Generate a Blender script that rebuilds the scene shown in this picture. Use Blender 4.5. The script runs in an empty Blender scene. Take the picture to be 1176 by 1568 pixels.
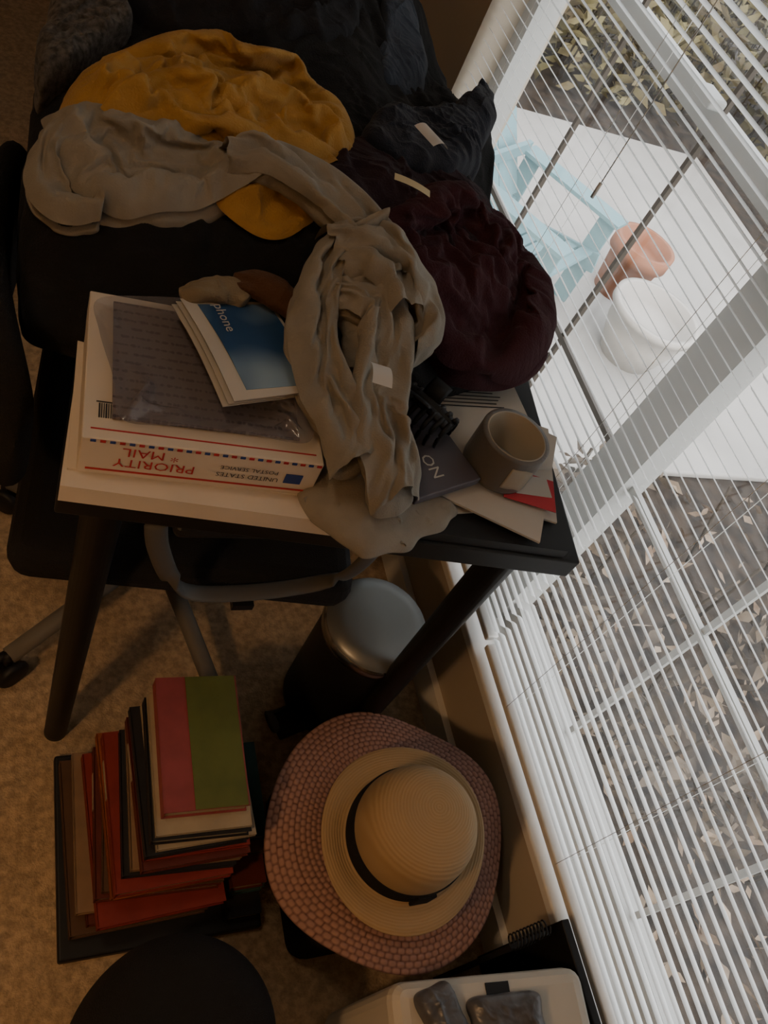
import bpy, math, random, time
import numpy as np
from mathutils import Vector, Matrix
from mathutils.geometry import delaunay_2d_cdt
random.seed(7)
# ------------------------------------------------------------------ helpers
def new_mat(name, col, rough=.8, var=0., vscale=20., bump=0., bscale=60., metallic=0., sheen=0., spec=.3,
            btype='NOISE', col2=None, transl=0., alpha=1.):
    m=bpy.data.materials.new(name); m.use_nodes=True
    nt=m.node_tree; N=nt.nodes; L=nt.links
    p=N['Principled BSDF']; p.inputs['Base Color'].default_value=(*col,1)
    p.inputs['Roughness'].default_value=rough; p.inputs['Metallic'].default_value=metallic
    p.inputs['Specular IOR Level'].default_value=spec
    p.inputs['Sheen Weight'].default_value=sheen; p.inputs['Sheen Roughness'].default_value=.5
    tc=N.new('ShaderNodeTexCoord')
    if var>0 or col2:
        n=N.new('ShaderNodeTexNoise'); n.inputs['Scale'].default_value=vscale; n.inputs['Detail'].default_value=4
        L.new(tc.outputs['Object'],n.inputs['Vector'])
        r=N.new('ShaderNodeValToRGB'); c2=col2 or tuple(c*(1-var) for c in col)
        r.color_ramp.elements[0].position=.35; r.color_ramp.elements[1].position=.65
        r.color_ramp.elements[0].color=(*c2,1); r.color_ramp.elements[1].color=(*col,1)
        L.new(n.outputs['Fac'],r.inputs[0]); L.new(r.outputs[0],p.inputs['Base Color'])
    if bump>0:
        if btype=='NOISE':
            b=N.new('ShaderNodeTexNoise'); b.inputs['Scale'].default_value=bscale; b.inputs['Detail'].default_value=3; o=b.outputs['Fac']
        else:
            b=N.new('ShaderNodeTexWave'); b.inputs['Scale'].default_value=bscale; b.inputs['Distortion'].default_value=1.5; o=b.outputs['Fac']
        L.new(tc.outputs['Object'],b.inputs['Vector'])
        bn=N.new('ShaderNodeBump'); bn.inputs['Strength'].default_value=bump; bn.inputs['Distance'].default_value=.003
        L.new(o,bn.inputs['Height']); L.new(bn.outputs[0],p.inputs['Normal'])
    if transl>0:
        t=N.new('ShaderNodeBsdfTranslucent'); t.inputs[0].default_value=(*col,1)
        mx=N.new('ShaderNodeMixShader'); mx.inputs[0].default_value=transl
        out=N['Material Output']; L.new(p.outputs[0],mx.inputs[1]); L.new(t.outputs[0],mx.inputs[2]); L.new(mx.outputs[0],out.inputs[0])
    if alpha<1: p.inputs['Alpha'].default_value=alpha
    return m

class MB:
    """mesh builder: world-space parts collected in one named object"""
    def __init__(s,name): s.name=name; s.v=[]; s.f=[]; s.mi=[]; s.sm=[]; s.mats=[]
    def m(s,mat):
        if mat not in s.mats: s.mats.append(mat)
        return s.mats.index(mat)
    def add(s,verts,faces,mat,smooth=False):
        o=len(s.v); s.v.extend([tuple(v) for v in verts]); k=s.m(mat)
        for f in faces: s.f.append(tuple(i+o for i in f)); s.mi.append(k); s.sm.append(smooth)
    def box(s,c,size,mat,rz=0.,M=None,bev=0.):
        hx,hy,hz=[d/2 for d in size]
        T=Matrix.Translation(c)@Matrix.Rotation(rz,4,'Z') if M is None else M
        b=min(bev,hx*.9,hy*.9,hz*.9)
        if b<=0:
            vs=[T@Vector((x,y,z)) for z in(-hz,hz) for x,y in((-hx,-hy),(hx,-hy),(hx,hy),(-hx,hy))]
            s.add(vs,[(3,2,1,0),(4,5,6,7),(0,1,5,4),(1,2,6,5),(2,3,7,6),(3,0,4,7)],mat); return
        rings=[]; n=4
        def ring(ins,z):
            pts=[]
            r=b
            for cx,cy,a0 in((hx-b,hy-b,0),(-hx+b,hy-b,90),(-hx+b,-hy+b,180),(hx-b,-hy+b,270)):
                for i in range(n+1):
                    a=math.radians(a0+90*i/n); pts.append((cx+(r-ins)*math.cos(a),cy+(r-ins)*math.sin(a),z))
            return pts
        k=3
        for i in range(k+1):
            a=math.pi/2*i/k; rings.append(ring(b*(1-math.sin(a)) ,-hz+b*(1-math.cos(a))))
        for i in range(k+1):
            a=math.pi/2*(1-i/k); rings.append(ring(b*(1-math.sin(a)),hz-b*(1-math.cos(a))))
        N=len(rings[0]); vs=[T@Vector(p) for r in rings for p in r]
        fs=[(j*N+i,j*N+(i+1)%N,(j+1)*N+(i+1)%N,(j+1)*N+i) for j in range(len(rings)-1) for i in range(N)]
        fs.append(tuple(range(N))[::-1]); fs.append(tuple((len(rings)-1)*N+i for i in range(N)))
        s.add(vs,fs,mat)
    def lathe(s,prof,mat,M=Matrix(),n=48,disp=None,ell=(1,1)):
        vs=[]; 
        for r,z in prof:
            for i in range(n):
                a=2*math.pi*i/n; p=Vector((r*math.cos(a)*ell[0],r*math.sin(a)*ell[1],z))
                if disp: p=disp(p,a,r)
                vs.append(M@p)
        fs=[(j*n+i,j*n+(i+1)%n,(j+1)*n+(i+1)%n,(j+1)*n+i) for j in range(len(prof)-1) for i in range(n)]
        s.add(vs,fs,mat,True)
    def tube(s,pts,r,mat,n=10,flat=None,caps=True):
        P=[Vector(p) for p in pts]; R=r if isinstance(r,(list,tuple)) else [r]*len(P)
        vs=[]; up=Vector((0,0,1))
        for i,p in enumerate(P):
            t=(P[min(i+1,len(P)-1)]-P[max(i-1,0)]).normalized()
            u=up if abs(t.dot(up))<.9 else Vector((0,1,.01))
            a=t.cross(u).normalized(); b=a.cross(t).normalized()
            for k in range(n):
                an=2*math.pi*k/n
                w,h=(R[i],R[i]) if not flat else (flat[0],flat[1])
                vs.append(p+a*math.cos(an)*w+b*math.sin(an)*h)
        fs=[(j*n+i,j*n+(i+1)%n,(j+1)*n+(i+1)%n,(j+1)*n+i) for j in range(len(P)-1) for i in range(n)]
        if caps: fs.append(tuple(range(n))[::-1]); fs.append(tuple((len(P)-1)*n+i for i in range(n)))
        s.add(vs,fs,mat,True)
    def grid(s,arr,mat,closeu=False,smooth=True,flip=False):
        a,b=arr.shape[:2]; vs=arr.reshape(-1,3); fs=[]
        bb=b if closeu else b-1
        for j in range(a-1):
            for i in range(bb):
                q=(j*b+i,j*b+(i+1)%b,(j+1)*b+(i+1)%b,(j+1)*b+i); fs.append(q[::-1] if flip else q)
        s.add(vs,fs,mat,smooth)
    def text(s,body,size,M,mat,sx=1.):
        fc=bpy.data.curves.new('tmp','FONT'); fc.body=body; fc.size=size; fc.align_x='CENTER'; fc.align_y='CENTER'; fc.resolution_u=2
        ob=bpy.data.objects.new('tmp',fc); bpy.context.collection.objects.link(ob)
        dg=bpy.context.evaluated_depsgraph_get(); me=ob.evaluated_get(dg).to_mesh()
        s.add([M@Vector((v.co.x*sx,v.co.y,v.co.z)) for v in me.vertices],[tuple(p.vertices) for p in me.polygons],mat)
        bpy.data.objects.remove(ob); bpy.data.curves.remove(fc)
    def done(s,name=None):
        V=np.array(s.v,float); c=(V.min(0)+V.max(0))/2; c[2]=V[:,2].min()
        me=bpy.data.meshes.new(name or s.name); me.from_pydata([tuple(v) for v in V-c],[],s.f)
        for m in s.mats: me.materials.append(m)
        me.polygons.foreach_set('material_index',s.mi); me.polygons.foreach_set('use_smooth',s.sm); me.update()
        ob=bpy.data.objects.new(name or s.name,me); ob.location=c; bpy.context.collection.objects.link(ob); return ob

def vnoise(x,y,seed=0):
    x=np.asarray(x,float)+seed*17.31; y=np.asarray(y,float)-seed*9.77
    xi=np.floor(x); yi=np.floor(y); fx=x-xi; fy=y-yi
    fx=fx*fx*fx*(fx*(fx*6-15)+10); fy=fy*fy*fy*(fy*(fy*6-15)+10)
    def h(a,b):
        v=np.sin(a*127.1+b*311.7+seed*74.7)*43758.5453; return v-np.floor(v)
    return (h(xi,yi)*(1-fx)+h(xi+1,yi)*fx)*(1-fy)+(h(xi,yi+1)*(1-fx)+h(xi+1,yi+1)*fx)*fy-.5
def ridge(n,w=.12): return np.exp(-(n/w)**2)
def folds(x,y,lam,d,seed):
    """cloth creases: narrow rounded ridge lines along warped iso-contours, several directions"""
    wx=x+lam*1.6*vnoise(x/(lam*2.2),y/(lam*2.2),seed+50); wy=y+lam*1.6*vnoise(x/(lam*2.2),y/(lam*2.2),seed+51)
    out=0
    for k,(dd,l,a,el) in enumerate(((0,1.,1.,3.),(.8,.8,.7,2.6),(-.9,.55,.4,2.6))):
        c,s=math.cos(d+dd),math.sin(d+dd)
        u=(wx*c+wy*s)/(lam*l); v=(-wx*s+wy*c)/(lam*l*el)
        n=vnoise(u,v,seed+k*7)+.3*vnoise(u*2.1,v*2.1,seed+k*7+3)
        m=np.clip(.6+1.6*vnoise(x/(lam*3),y/(lam*3),seed+60+k),0,1.2)
        out=out+a*m*ridge(n,.13)
    return out*.8-.45+.9*vnoise(wx/(lam*2.4),wy/(lam*2.4),seed+70)
def crspline(P,n,closed=True):
    P=np.array(P,float); N=len(P); out=[]; segs=N if closed else N-1
    for k in range(n):
        t=k/n*segs if closed else k/(n-1)*segs
        i=min(int(t),segs-1); f=t-i
        g=(lambda j:P[j%N]) if closed else (lambda j:P[min(max(j,0),N-1)])
        a,b,c,d=g(i-1),g(i),g(i+1),g(i+2)
        out.append(.5*((2*b)+(-a+c)*f+(2*a-5*b+4*c-d)*f*f+(-a+3*b-3*c+d)*f**3))
    return np.array(out)
# pile height field: control points (x,y,z)
CP=np.array([(.03,.77,.80),(.08,.735,.775),(.13,.715,.80),(.18,.705,.825),(.25,.70,.84),(.29,.685,.845),
(.09,.80,.87),(.16,.80,.89),(.24,.84,.90),(.30,.84,.91),(.36,.79,.90),(.39,.75,.89),(.42,.70,.87),(.32,.70,.865),(.30,.64,.84),
(.06,.87,.90),(.12,.93,.94),(.2,.95,.95),(.3,.97,.94),(.38,.95,.92),(.35,.88,.915),(.02,.85,.84),(.03,.95,.85),(.05,1.1,.86),
(.43,.88,.93),(.55,.95,.90),(.6,.88,.89),(.68,.88,.83),(.66,.76,.82),(.6,.70,.79),(.5,.69,.81),(.49,.77,.89),(.55,.8,.885),
(.45,1.05,.92),(.55,1.05,.89),(.66,1.2,.87),(.72,1.05,.80),(.12,1.3,.89),(.3,1.3,.95),(.5,1.42,.97),(.22,1.52,.90),(.6,1.5,.93),(.4,1.2,.94),(.73,1.4,.82),
(.35,.62,.84),(.41,.62,.83)])
def H0(x,y):
    x=np.asarray(x,float); y=np.asarray(y,float); w=0; z=0
    for a,b,c in CP:
        k=1/(((x-a)**2+(y-b)**2)+.0012)**1.5; w=w+k; z=z+k*c
    return z/w
def cloth_sheet(mb,outline,mat,off=.01,thick=.02,lam=.03,amp=.010,d=0.,seed=1,H=None,drop=.02,floor=None,nu=320,nv=110,center=None,wob=.004,lat=.004,amp2=.35):
    O=crspline(outline,nu); H=H or H0
    O=O+np.stack([vnoise(O[:,0]*40,O[:,1]*40,seed),vnoise(O[:,0]*40,O[:,1]*40,seed+2)],1)*wob*2
    c=O.mean(0) if center is None else np.array(center)
    rows=[]
    for t in list(np.linspace(.0,1,nv)**.85)+[1.003,1.0,.98]:
        under=(len(rows)>=nv); tt=min(t,1.)
        p=c+(O-c)*t; x,y=p[:,0],p[:,1]
        pr=max(0.,1-tt**5)**.5 if not under else 0
        z=H(x,y)+off+thick*pr+(folds(x,y,lam,d,seed)*amp+folds(x,y,lam*.4,d+1.1,seed+20)*amp*amp2)*(1-tt**10*.6)
        if under: z=z-drop*(.4,.8,1.)[len(rows)-nv]
        xx=x+vnoise(x*30,y*30,seed+7)*lat*2; yy=y+vnoise(x*30,y*30,seed+8)*lat*2
        if floor is not None: z=np.maximum(z,floor)
        rows.append(np.stack([xx,yy,z],1))
    mb.grid(np.array(rows),mat,closeu=True)
def cloth_tube(mb,ctrl,mat,nper=7,amp=.006,seed=1,n=60,m=28,flat=.6,twist=2.,cross=.003):
    """rolled / gathered cloth band. ctrl: (x,y,z,halfwidth)"""
    C=crspline(ctrl,n,closed=False); rows=[]; s=0
    v=np.linspace(0,1,m,endpoint=False); an=v*2*math.pi-math.pi/2
    for i in range(n):
        p=C[i]; t=C[min(i+1,n-1)][:3]-C[max(i-1,0)][:3]; L=np.linalg.norm(t)+1e-9; t=t/L; s+=L/2
        side=np.cross(t,(0,0,1)); side/=np.linalg.norm(side)+1e-9; up=np.cross(side,t)
        w=p[3]; e=min(1,math.sqrt(max(0,min(i,n-1-i)/(8.*n/180))))
        S=np.full(m,s); q=v*nper*1.6+twist*s*6+1.2*vnoise(S*14,v*3,seed+1)
        r=ridge(vnoise(S*13,q,seed)+.25*vnoise(S*30,q*2,seed+4),.15)*amp+ridge(vnoise(S*34,q*.8,seed+8),.12)*amp*.45
        low=vnoise(S*18,v*3.2,seed+9)*amp*2.2
        seam=np.clip(np.minimum(v,1-v)*14,0,1)
        r=(r+low)*seam+cross*vnoise(S*70,v*9,seed+5)*seam
        cx=np.cos(an)*(w+r)*e; cz=np.sin(an)*(w*flat+r)*e
        rows.append(p[:3]+side[None]*cx[:,None]+up[None]*cz[:,None])
    mb.grid(np.array(rows),mat,closeu=True,flip=True)
# ---- cloth simulation of crumpled fabric (mesh is baked afterwards)
def set_collider(ob,th=.003):
    ob.modifiers.new('col','COLLISION'); ob.collision.thickness_outer=th; ob.collision.cloth_friction=30; ob.collision.damping=.6
def simulate(V,Fc,rest,pins,frames=34,bend=.1,quality=5,selfc=True,mass=.4,sd=.003,ten=12,air=3,damp=7):
    me=bpy.data.meshes.new('tmpcloth'); me.from_pydata([tuple(v) for v in V],[],[tuple(f) for f in Fc]); me.update()
    ob=bpy.data.objects.new('tmpcloth',me); bpy.context.collection.objects.link(ob)
    ob.shape_key_add(name='Basis'); k=ob.shape_key_add(name='rest')
    k.data.foreach_set('co',np.asarray(rest,float).reshape(-1).astype('f'))
    md=ob.modifiers.new('cloth','CLOTH'); s=md.settings
    if len(pins):
        vg=ob.vertex_groups.new(name='pin'); vg.add([int(i) for i in pins],1.,'REPLACE'); s.vertex_group_mass='pin'; s.pin_stiffness=1.
    s.quality=quality; s.mass=mass; s.tension_stiffness=ten; s.compression_stiffness=ten; s.shear_stiffness=ten/3; s.bending_stiffness=bend
    s.tension_damping=damp; s.compression_damping=damp; s.shear_damping=damp*.6; s.bending_damping=.5; s.air_damping=air
    s.rest_shape_key=k
    c=md.collision_settings; c.use_collision=True; c.distance_min=.003; c.collision_quality=2; c.friction=15; c.use_self_collision=selfc; c.self_distance_min=sd; c.self_friction=6
    md.point_cache.frame_start=1; md.point_cache.frame_end=frames+1
    sc=bpy.context.scene; sc.frame_start=1; sc.frame_end=frames+1
    for f in range(1,frames+1): sc.frame_set(f)
    dg=bpy.context.evaluated_depsgraph_get(); ev=ob.evaluated_get(dg); m2=ev.to_mesh()
    out=np.array([tuple(v.co) for v in m2.vertices]); ev.to_mesh_clear()
    bpy.data.objects.remove(ob); bpy.data.meshes.remove(me); sc.frame_set(1)
    bad=~np.isfinite(out).all(1); out[bad]=np.asarray(V)[bad]
    return out
def resample(O,sp):
    d=np.linalg.norm(np.roll(O,-1,0)-O,axis=1); L=np.concatenate([[0],np.cumsum(d)]); n=max(12,int(L[-1]/sp)); t=np.linspace(0,L[-1],n,endpoint=False)
    Q=np.vstack([O,O[:1]]); return np.stack([np.interp(t,L,Q[:,0]),np.interp(t,L,Q[:,1])],1)
def tri_sheet(outline,sp,seed=0):
    O=resample(crspline(outline,400),sp); n=len(O)
    lo,hi=O.min(0),O.max(0); pts=[]
    for j,y in enumerate(np.arange(lo[1],hi[1],sp*.866)):
        for x in np.arange(lo[0]+(j%2)*sp/2,hi[0],sp): pts.append((x,y))
    P=np.array(pts); rng=np.random.RandomState(seed); P=P+rng.uniform(-.15,.15,P.shape)*sp
    ins=np.zeros(len(P),bool); j=n-1
    for i in range(n):
        xi,yi=O[i]; xj,yj=O[j]
        c=((yi>P[:,1])!=(yj>P[:,1])); xx=(xj-xi)*(P[:,1]-yi)/((yj-yi) if yj!=yi else 1e-9)+xi
        ins^=c&(P[:,0]<xx); j=i
    dm=np.min(np.linalg.norm(P[:,None,:]-O[None],axis=2),axis=1); P=P[ins&(dm>sp*.6)]
    A=np.vstack([O,P]); r=delaunay_2d_cdt([Vector(p) for p in A],[(i,(i+1)%n) for i in range(n)],[],1,1e-6)
    return np.array([tuple(v) for v in r[0]]),r[2],n
def sim_sheet(mb,outline,mat,grow=1.55,off=.01,thick=.02,sp=.0058,seed=1,H=None,d=0.,lam=.04,el=2.5,sz=.035,pinev=26,zmin=None,**kw):
    """crumpled cloth: outline in plan, fold direction d, fold spacing lam"""
    H=H or H0; P,Fc,n=tri_sheet(outline,sp,seed)
    O=P[:n]; dm=np.min(np.linalg.norm(P[:,None,:]-O[None],axis=2),axis=1); k=np.clip(dm/.018,0,1)
    u=(-P[:,0]*math.sin(d)+P[:,1]*math.cos(d)); v=(P[:,0]*math.cos(d)+P[:,1]*math.sin(d))
    w=.6*vnoise(P[:,0]*12,P[:,1]*12,seed+2)
    z=H(P[:,0],P[:,1])+off+thick*np.clip(dm/.03,0,1)**.5+sz*k*(vnoise(u/lam+w,v/(lam*el),seed)+.5)+sz*.35*k*(vnoise(P[:,0]*60,P[:,1]*60,seed+3)+.5)
    V=np.column_stack([P,z]); c=P.mean(0); rest=np.column_stack([(P-c)*grow+c,np.full(len(P),.9)])
    pins=[i for i in range(n) if i%pinev==0]
    out=simulate(V,Fc,rest,pins,**kw)
    if zmin is not None: out[:,2]=zmin+np.log1p(np.exp((out[:,2]-zmin)*900))/900
    mb.add(out,Fc,mat,True)
def sim_ribbon(mb,ctrl,mat,growL=1.3,growW=1.35,sp=.0055,seed=1,dome=.55,sz=.022,nf=2.2,**kw):
    """band of cloth gathered over a roll. ctrl (x,y,z,halfwidth); nf folds across"""
    C=crspline(ctrl,60,closed=False); L=np.sum(np.linalg.norm(np.diff(C[:,:3],axis=0),axis=1)); n=max(8,int(L/sp)); C=crspline(ctrl,n,closed=False)
    wmax=C[:,3].max(); m=max(9,int(2.6*wmax/sp)); V=[];rest=[]; s=0
    for i in range(n):
        t=C[min(i+1,n-1)][:3]-C[max(i-1,0)][:3]; l=np.linalg.norm(t); t/=l; s+=l/2
        side=np.cross(t,(0,0,1)); side/=np.linalg.norm(side)
        for j in range(m):
            u=-1+2*j/(m-1); w=C[i][3]*(1+.3*float(vnoise(i*.12,(u>0)*5.,seed+30))); k=min(1,(1-abs(u))*4)
            z=w*dome*math.sqrt(max(0,1-u*u))+.006+sz*k*(float(vnoise(s/.07,u*nf+s*6,seed))+.5)+sz*.35*k*(float(vnoise(s/.018,u*5,seed+4))+.5)
            V.append(C[i][:3]+side*u*w*1.05+np.array((0,0,z))); rest.append((s*growL,u*w*growW*1.3,.9))
    Fc=[(i*m+j,i*m+j+1,(i+1)*m+j+1,(i+1)*m+j) for i in range(n-1) for j in range(m-1)]
    pins=[i*m+j for i in range(0,n,4) for j in (0,m-1)]+[j for j in range(0,m,3)]+[(n-1)*m+j for j in range(0,m,3)]
    out=simulate(np.array(V),Fc,rest,pins,**kw); mb.add(out,Fc,mat,True)

# ------------------------------------------------------------------ materials
wallm=new_mat('wall_paint',(.44,.38,.30),.9,bump=.15,bscale=90)
white=new_mat('white_paint',(.72,.71,.67),.5); frame=new_mat('window_vinyl',(.42,.42,.40),.5); dkbar=new_mat('dark_muntin',(.09,.075,.06),.6)
carpet=new_mat('carpet',(.48,.345,.21),1.,var=.4,vscale=90,bump=1.,bscale=260,sheen=.3)
blindm=new_mat('blind_slat_vinyl',(.76,.76,.74),.5,transl=.22)
blackw=new_mat('black_wood',(.011,.011,.011),.45,bump=.1,bscale=30)
blackp=new_mat('black_plastic',(.012,.012,.013),.5)
blackf=new_mat('black_fabric',(.010,.0095,.010),.95,bump=.6,bscale=500)
greym=new_mat('grey_metal',(.085,.082,.078),.6,metallic=.0); basem=new_mat('chair_base_paint',(.13,.12,.105),.6)
card=new_mat('white_cardboard',(.60,.535,.45),.8,var=.08,vscale=8,bump=.15,bscale=40)
redp=new_mat('red_print',(.42,.03,.04),.7); blkp=new_mat('black_print',(.03,.03,.035),.7); bluep=new_mat('blue_print',(.03,.06,.22),.7)
paper=new_mat('paper',(.47,.44,.39),.85,var=.08,vscale=10)
def cl(n,c,**k): return new_mat(n,c,.95,var=k.get('var',.12),vscale=k.get('vs',35),bump=k.get('bump',.5),bscale=k.get('bs',420),sheen=k.get('sheen',.08),btype=k.get('bt','NOISE'))
yel=cl('mustard_knit',(.40,.22,.055)); gry=cl('grey_jersey',(.255,.23,.19),bump=.3,bs=500); mar=cl('maroon_cotton',(.042,.009,.014),sheen=.03); nav=cl('navy_cloth',(.010,.012,.021))
blk=cl('black_cotton',(.009,.009,.010),sheen=.02); den=cl('denim',(.035,.045,.065)); pat=cl('patterned_cotton',(.12,.11,.10),var=.7,vs=120); pur=cl('dark_purple_cotton',(.022,.010,.015),sheen=.03)
# ------------------------------------------------------------------ clothes pile (first: simulation)
cols_=[]
gb=MB('tmp_base'); xs=np.linspace(0,.78,40); ys=np.linspace(.68,1.35,34); X,Y=np.meshgrid(xs,ys); gb.grid(np.stack([X,Y,H0(X,Y)],2),blk); ob=gb.done(); set_collider(ob); cols_.append(ob)
db=MB('tmp_desk'); X,Y=np.meshgrid(np.linspace(.0,.75,8),np.linspace(.3,.72,8)); db.grid(np.stack([X,Y,np.where(Y<.44,.70,.765)],2),blk); ob=db.done(); set_collider(ob); cols_.append(ob)
def build(name,mat,rolls,sheets,pre=None,bulkscale=.8,rk={}):
    mb=MB(name)
    if pre: pre(mb)
    for i,r in enumerate(rolls): cloth_tube(mb,[(x,y,z-.008,w*bulkscale) for x,y,z,w in r],mat,nper=4,amp=.003,seed=41+i,flat=.45)
    bulk=None
    if mb.v: bulk=mb.done('tmp_bulk'); set_collider(bulk)
    for i,r in enumerate(rolls): sim_ribbon(mb,r,mat,seed=12+i*3,**rk)
    for s in sheets: sim_sheet(mb,mat=mat,**s)
    if bulk: bpy.data.objects.remove(bulk)
    o=mb.done(); md=o.modifiers.new('smooth','SUBSURF'); md.levels=1; md.render_levels=1; return o
YO=[(.064,.885),(.070,.93),(.092,1.0),(.145,1.06),(.22,1.09),(.31,1.10),(.385,1.06),(.41,.99),(.388,.91),(.345,.885),(.30,.885),(.25,.895),(.20,.90),(.15,.895),(.11,.88)]
YA=[(.10,.90),(.105,.94),(.16,.985),(.25,1.0),(.34,.995),(.402,.95),(.395,.905),(.345,.885),(.28,.890),(.20,.90),(.14,.895)]
build('yellow_sweater',yel,[],[
  dict(outline=YO,off=.002,thick=.010,seed=3,d=.35,lam=.062,el=3.,sz=.065,grow=1.7,bend=.3),
  dict(outline=YA,off=.018,thick=.008,seed=9,d=-.15,lam=.045,el=3.,sz=.045,grow=1.65,bend=.15),
  dict(outline=[(.22,.812),(.26,.84),(.32,.85),(.345,.825),(.31,.785),(.27,.78)],off=.008,thick=.006,seed=5,d=.2,lam=.03,sz=.025,grow=1.4)],
  pre=lambda m:cloth_sheet(m,YO,yel,off=-.014,thick=.010,lam=.06,amp=.006,amp2=.0,d=2.2,seed=27,drop=.03,nu=90,nv=26))
A_=[(.225,.845,.915,.016),(.26,.850,.932,.030),(.30,.838,.935,.032),(.345,.80,.93,.031),(.375,.76,.925,.032),(.395,.72,.915,.032),(.40,.69,.90,.02)]
C_=[(.39,.765,.925,.012),(.35,.745,.92,.018),(.318,.705,.90,.018),(.299,.65,.875,.019),(.305,.59,.855,.023),(.33,.55,.84,.030),(.35,.51,.815,.034)]
B1=[(.325,.735,.905,.020),(.36,.745,.925,.028),(.40,.735,.925,.028),(.435,.70,.905,.026),(.435,.66,.88,.024),(.41,.635,.86,.018)]
B2=[(.335,.71,.895,.018),(.365,.712,.92,.024),(.395,.69,.915,.024),(.405,.655,.895,.022)]
B3=[(.325,.685,.88,.016),(.35,.68,.90,.026),(.38,.66,.895,.030),(.385,.62,.875,.030),(.37,.58,.86,.028),(.365,.545,.85,.030),(.385,.505,.825,.036),(.395,.48,.79,.034)]
G3=[(.07,.895,.885,.010),(.052,.86,.868,.018),(.052,.825,.852,.019),(.075,.80,.852,.017),(.105,.798,.865,.012)]
GO=[(.045,.925),(.09,.912),(.14,.905),(.20,.90),(.26,.89),(.31,.872),(.315,.84),(.27,.822),(.215,.806),(.17,.79),(.13,.785),(.095,.80),(.075,.83),(.055,.87)]
EO=[(.302,.505),(.33,.470),(.36,.446),(.40,.450),(.435,.463),(.485,.495),(.495,.518),(.445,.53),(.41,.57),(.36,.595),(.32,.57),(.31,.535)]
HE=lambda x,y:.772+.03*np.exp(-((x-.36)**2+(y-.53)**2)/.003)
build('grey_sweater',gry,[A_,B1,B2,B3,C_,G3],[
   dict(outline=GO,off=.014,thick=.012,seed=21,d=.1,lam=.038,el=3.,sz=.042,grow=1.6,bend=.12,sp=.0052),
   dict(outline=EO,H=HE,off=.0,thick=.012,seed=23,d=1.9,lam=.032,el=2.5,sz=.034,grow=1.55,bend=.1,sp=.0052)],
 pre=lambda m:(cloth_sheet(m,GO,gry,off=-.002,thick=.010,lam=.06,amp=.003,amp2=0,d=1.9,seed=40,drop=.02,center=(.17,.85),nu=90,nv=26),
   cloth_sheet(m,EO,gry,H=HE,off=-.012,thick=.012,lam=.05,amp=.004,d=.3,seed=47,drop=.005,nu=90,nv=26),
   cloth_tube(m,[(.36,.70,.885,.03),(.38,.66,.875,.035),(.38,.62,.85,.03)],gry,nper=5,amp=.004,seed=49)),rk=dict(bend=.06,frames=32,sz=.026))
MO=[(.40,.80),(.45,.86),(.50,.905),(.55,.94),(.61,.93),(.66,.91),(.695,.86),(.70,.79),(.675,.73),(.63,.695),(.56,.675),(.50,.69),(.455,.735)]
build('maroon_shirt',mar,[],[dict(outline=MO,off=.004,thick=.018,seed=33,d=-.6,lam=.075,el=3.,sz=.055,grow=1.5,bend=.4,sp=.0062)],
 pre=lambda m:cloth_sheet(m,MO,mar,off=-.01,thick=.018,lam=.07,amp=.008,amp2=0,d=.6,seed=15,drop=.05,floor=.79,nu=90,nv=26))
for o in cols_: bpy.data.objects.remove(o)
b=MB('black_trousers')
cloth_sheet(b,[(.03,.755),(.07,.715),(.15,.70),(.24,.685),(.33,.66),(.42,.655),(.52,.68),(.64,.72),(.70,.85),(.72,1.05),(.75,1.3),(.74,1.45),(.60,1.57),(.4,1.60),(.2,1.57),(.08,1.3),(.04,1.0),(.03,.88)],blk,off=-.032,thick=.03,lam=.07,amp=.014,seed=4,drop=.14,floor=.742,nu=360,nv=130,center=(.35,1.0))
b.done()
b=MB('black_jacket')
cloth_sheet(b,[(.18,1.17),(.27,1.15),(.38,1.16),(.46,1.22),(.50,1.33),(.47,1.45),(.36,1.50),(.24,1.48),(.16,1.38),(.14,1.26)],new_mat('charcoal_cloth',(.014,.014,.017),.95,bump=.4,bscale=400),off=-.005,thick=.035,lam=.06,amp=.018,seed=71,drop=.06); b.done()
b=MB('purple_shirt')
cloth_sheet(b,[(.33,.87),(.38,.93),(.45,1.0),(.55,1.0),(.62,.93),(.60,.85),(.5,.8),(.4,.8)],pur,off=.0,thick=.02,lam=.05,amp=.012,seed=12,drop=.05); b.done()
b=MB('navy_tank_top')
cloth_sheet(b,[(.42,.96),(.47,1.04),(.55,1.10),(.62,1.16),(.685,1.235),(.73,1.29),(.72,1.2),(.67,1.10),(.63,1.03),(.56,.96),(.48,.93)],nav,off=.012,thick=.03,lam=.055,amp=.012,seed=18,drop=.05,center=(.56,1.03)); b.done()
b=MB('denim_jeans')
cloth_sheet(b,[(.51,1.20),(.55,1.20),(.60,1.23),(.63,1.32),(.64,1.43),(.60,1.5),(.55,1.44),(.53,1.3)],den,off=-.012,thick=.02,lam=.05,amp=.014,seed=21,drop=.05); b.done()
b=MB('patterned_scarf')
cloth_sheet(b,[(.045,.99),(.08,1.03),(.12,1.09),(.15,1.15),(.12,1.22),(.08,1.22),(.05,1.12)],pat,off=.015,thick=.03,lam=.045,amp=.010,seed=24,drop=.04); b.done()
b=MB('beige_glove'); 
cloth_tube(b,[(.18,.708,.85,.006),(.20,.71,.858,.012),(.23,.713,.862,.012),(.25,.70,.858,.006)],cl('beige_cloth',(.22,.175,.115)),nper=4,amp=.004,seed=50,n=100,m=50); b.done()
b=MB('zip_pouch'); cloth_tube(b,[(.235,.725,.865,.01),(.265,.715,.872,.018),(.30,.69,.87,.016),(.31,.67,.865,.008)],cl('brown_leather',(.09,.04,.02)),nper=3,amp=.003,seed=52,n=100,m=50); b.done()
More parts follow.
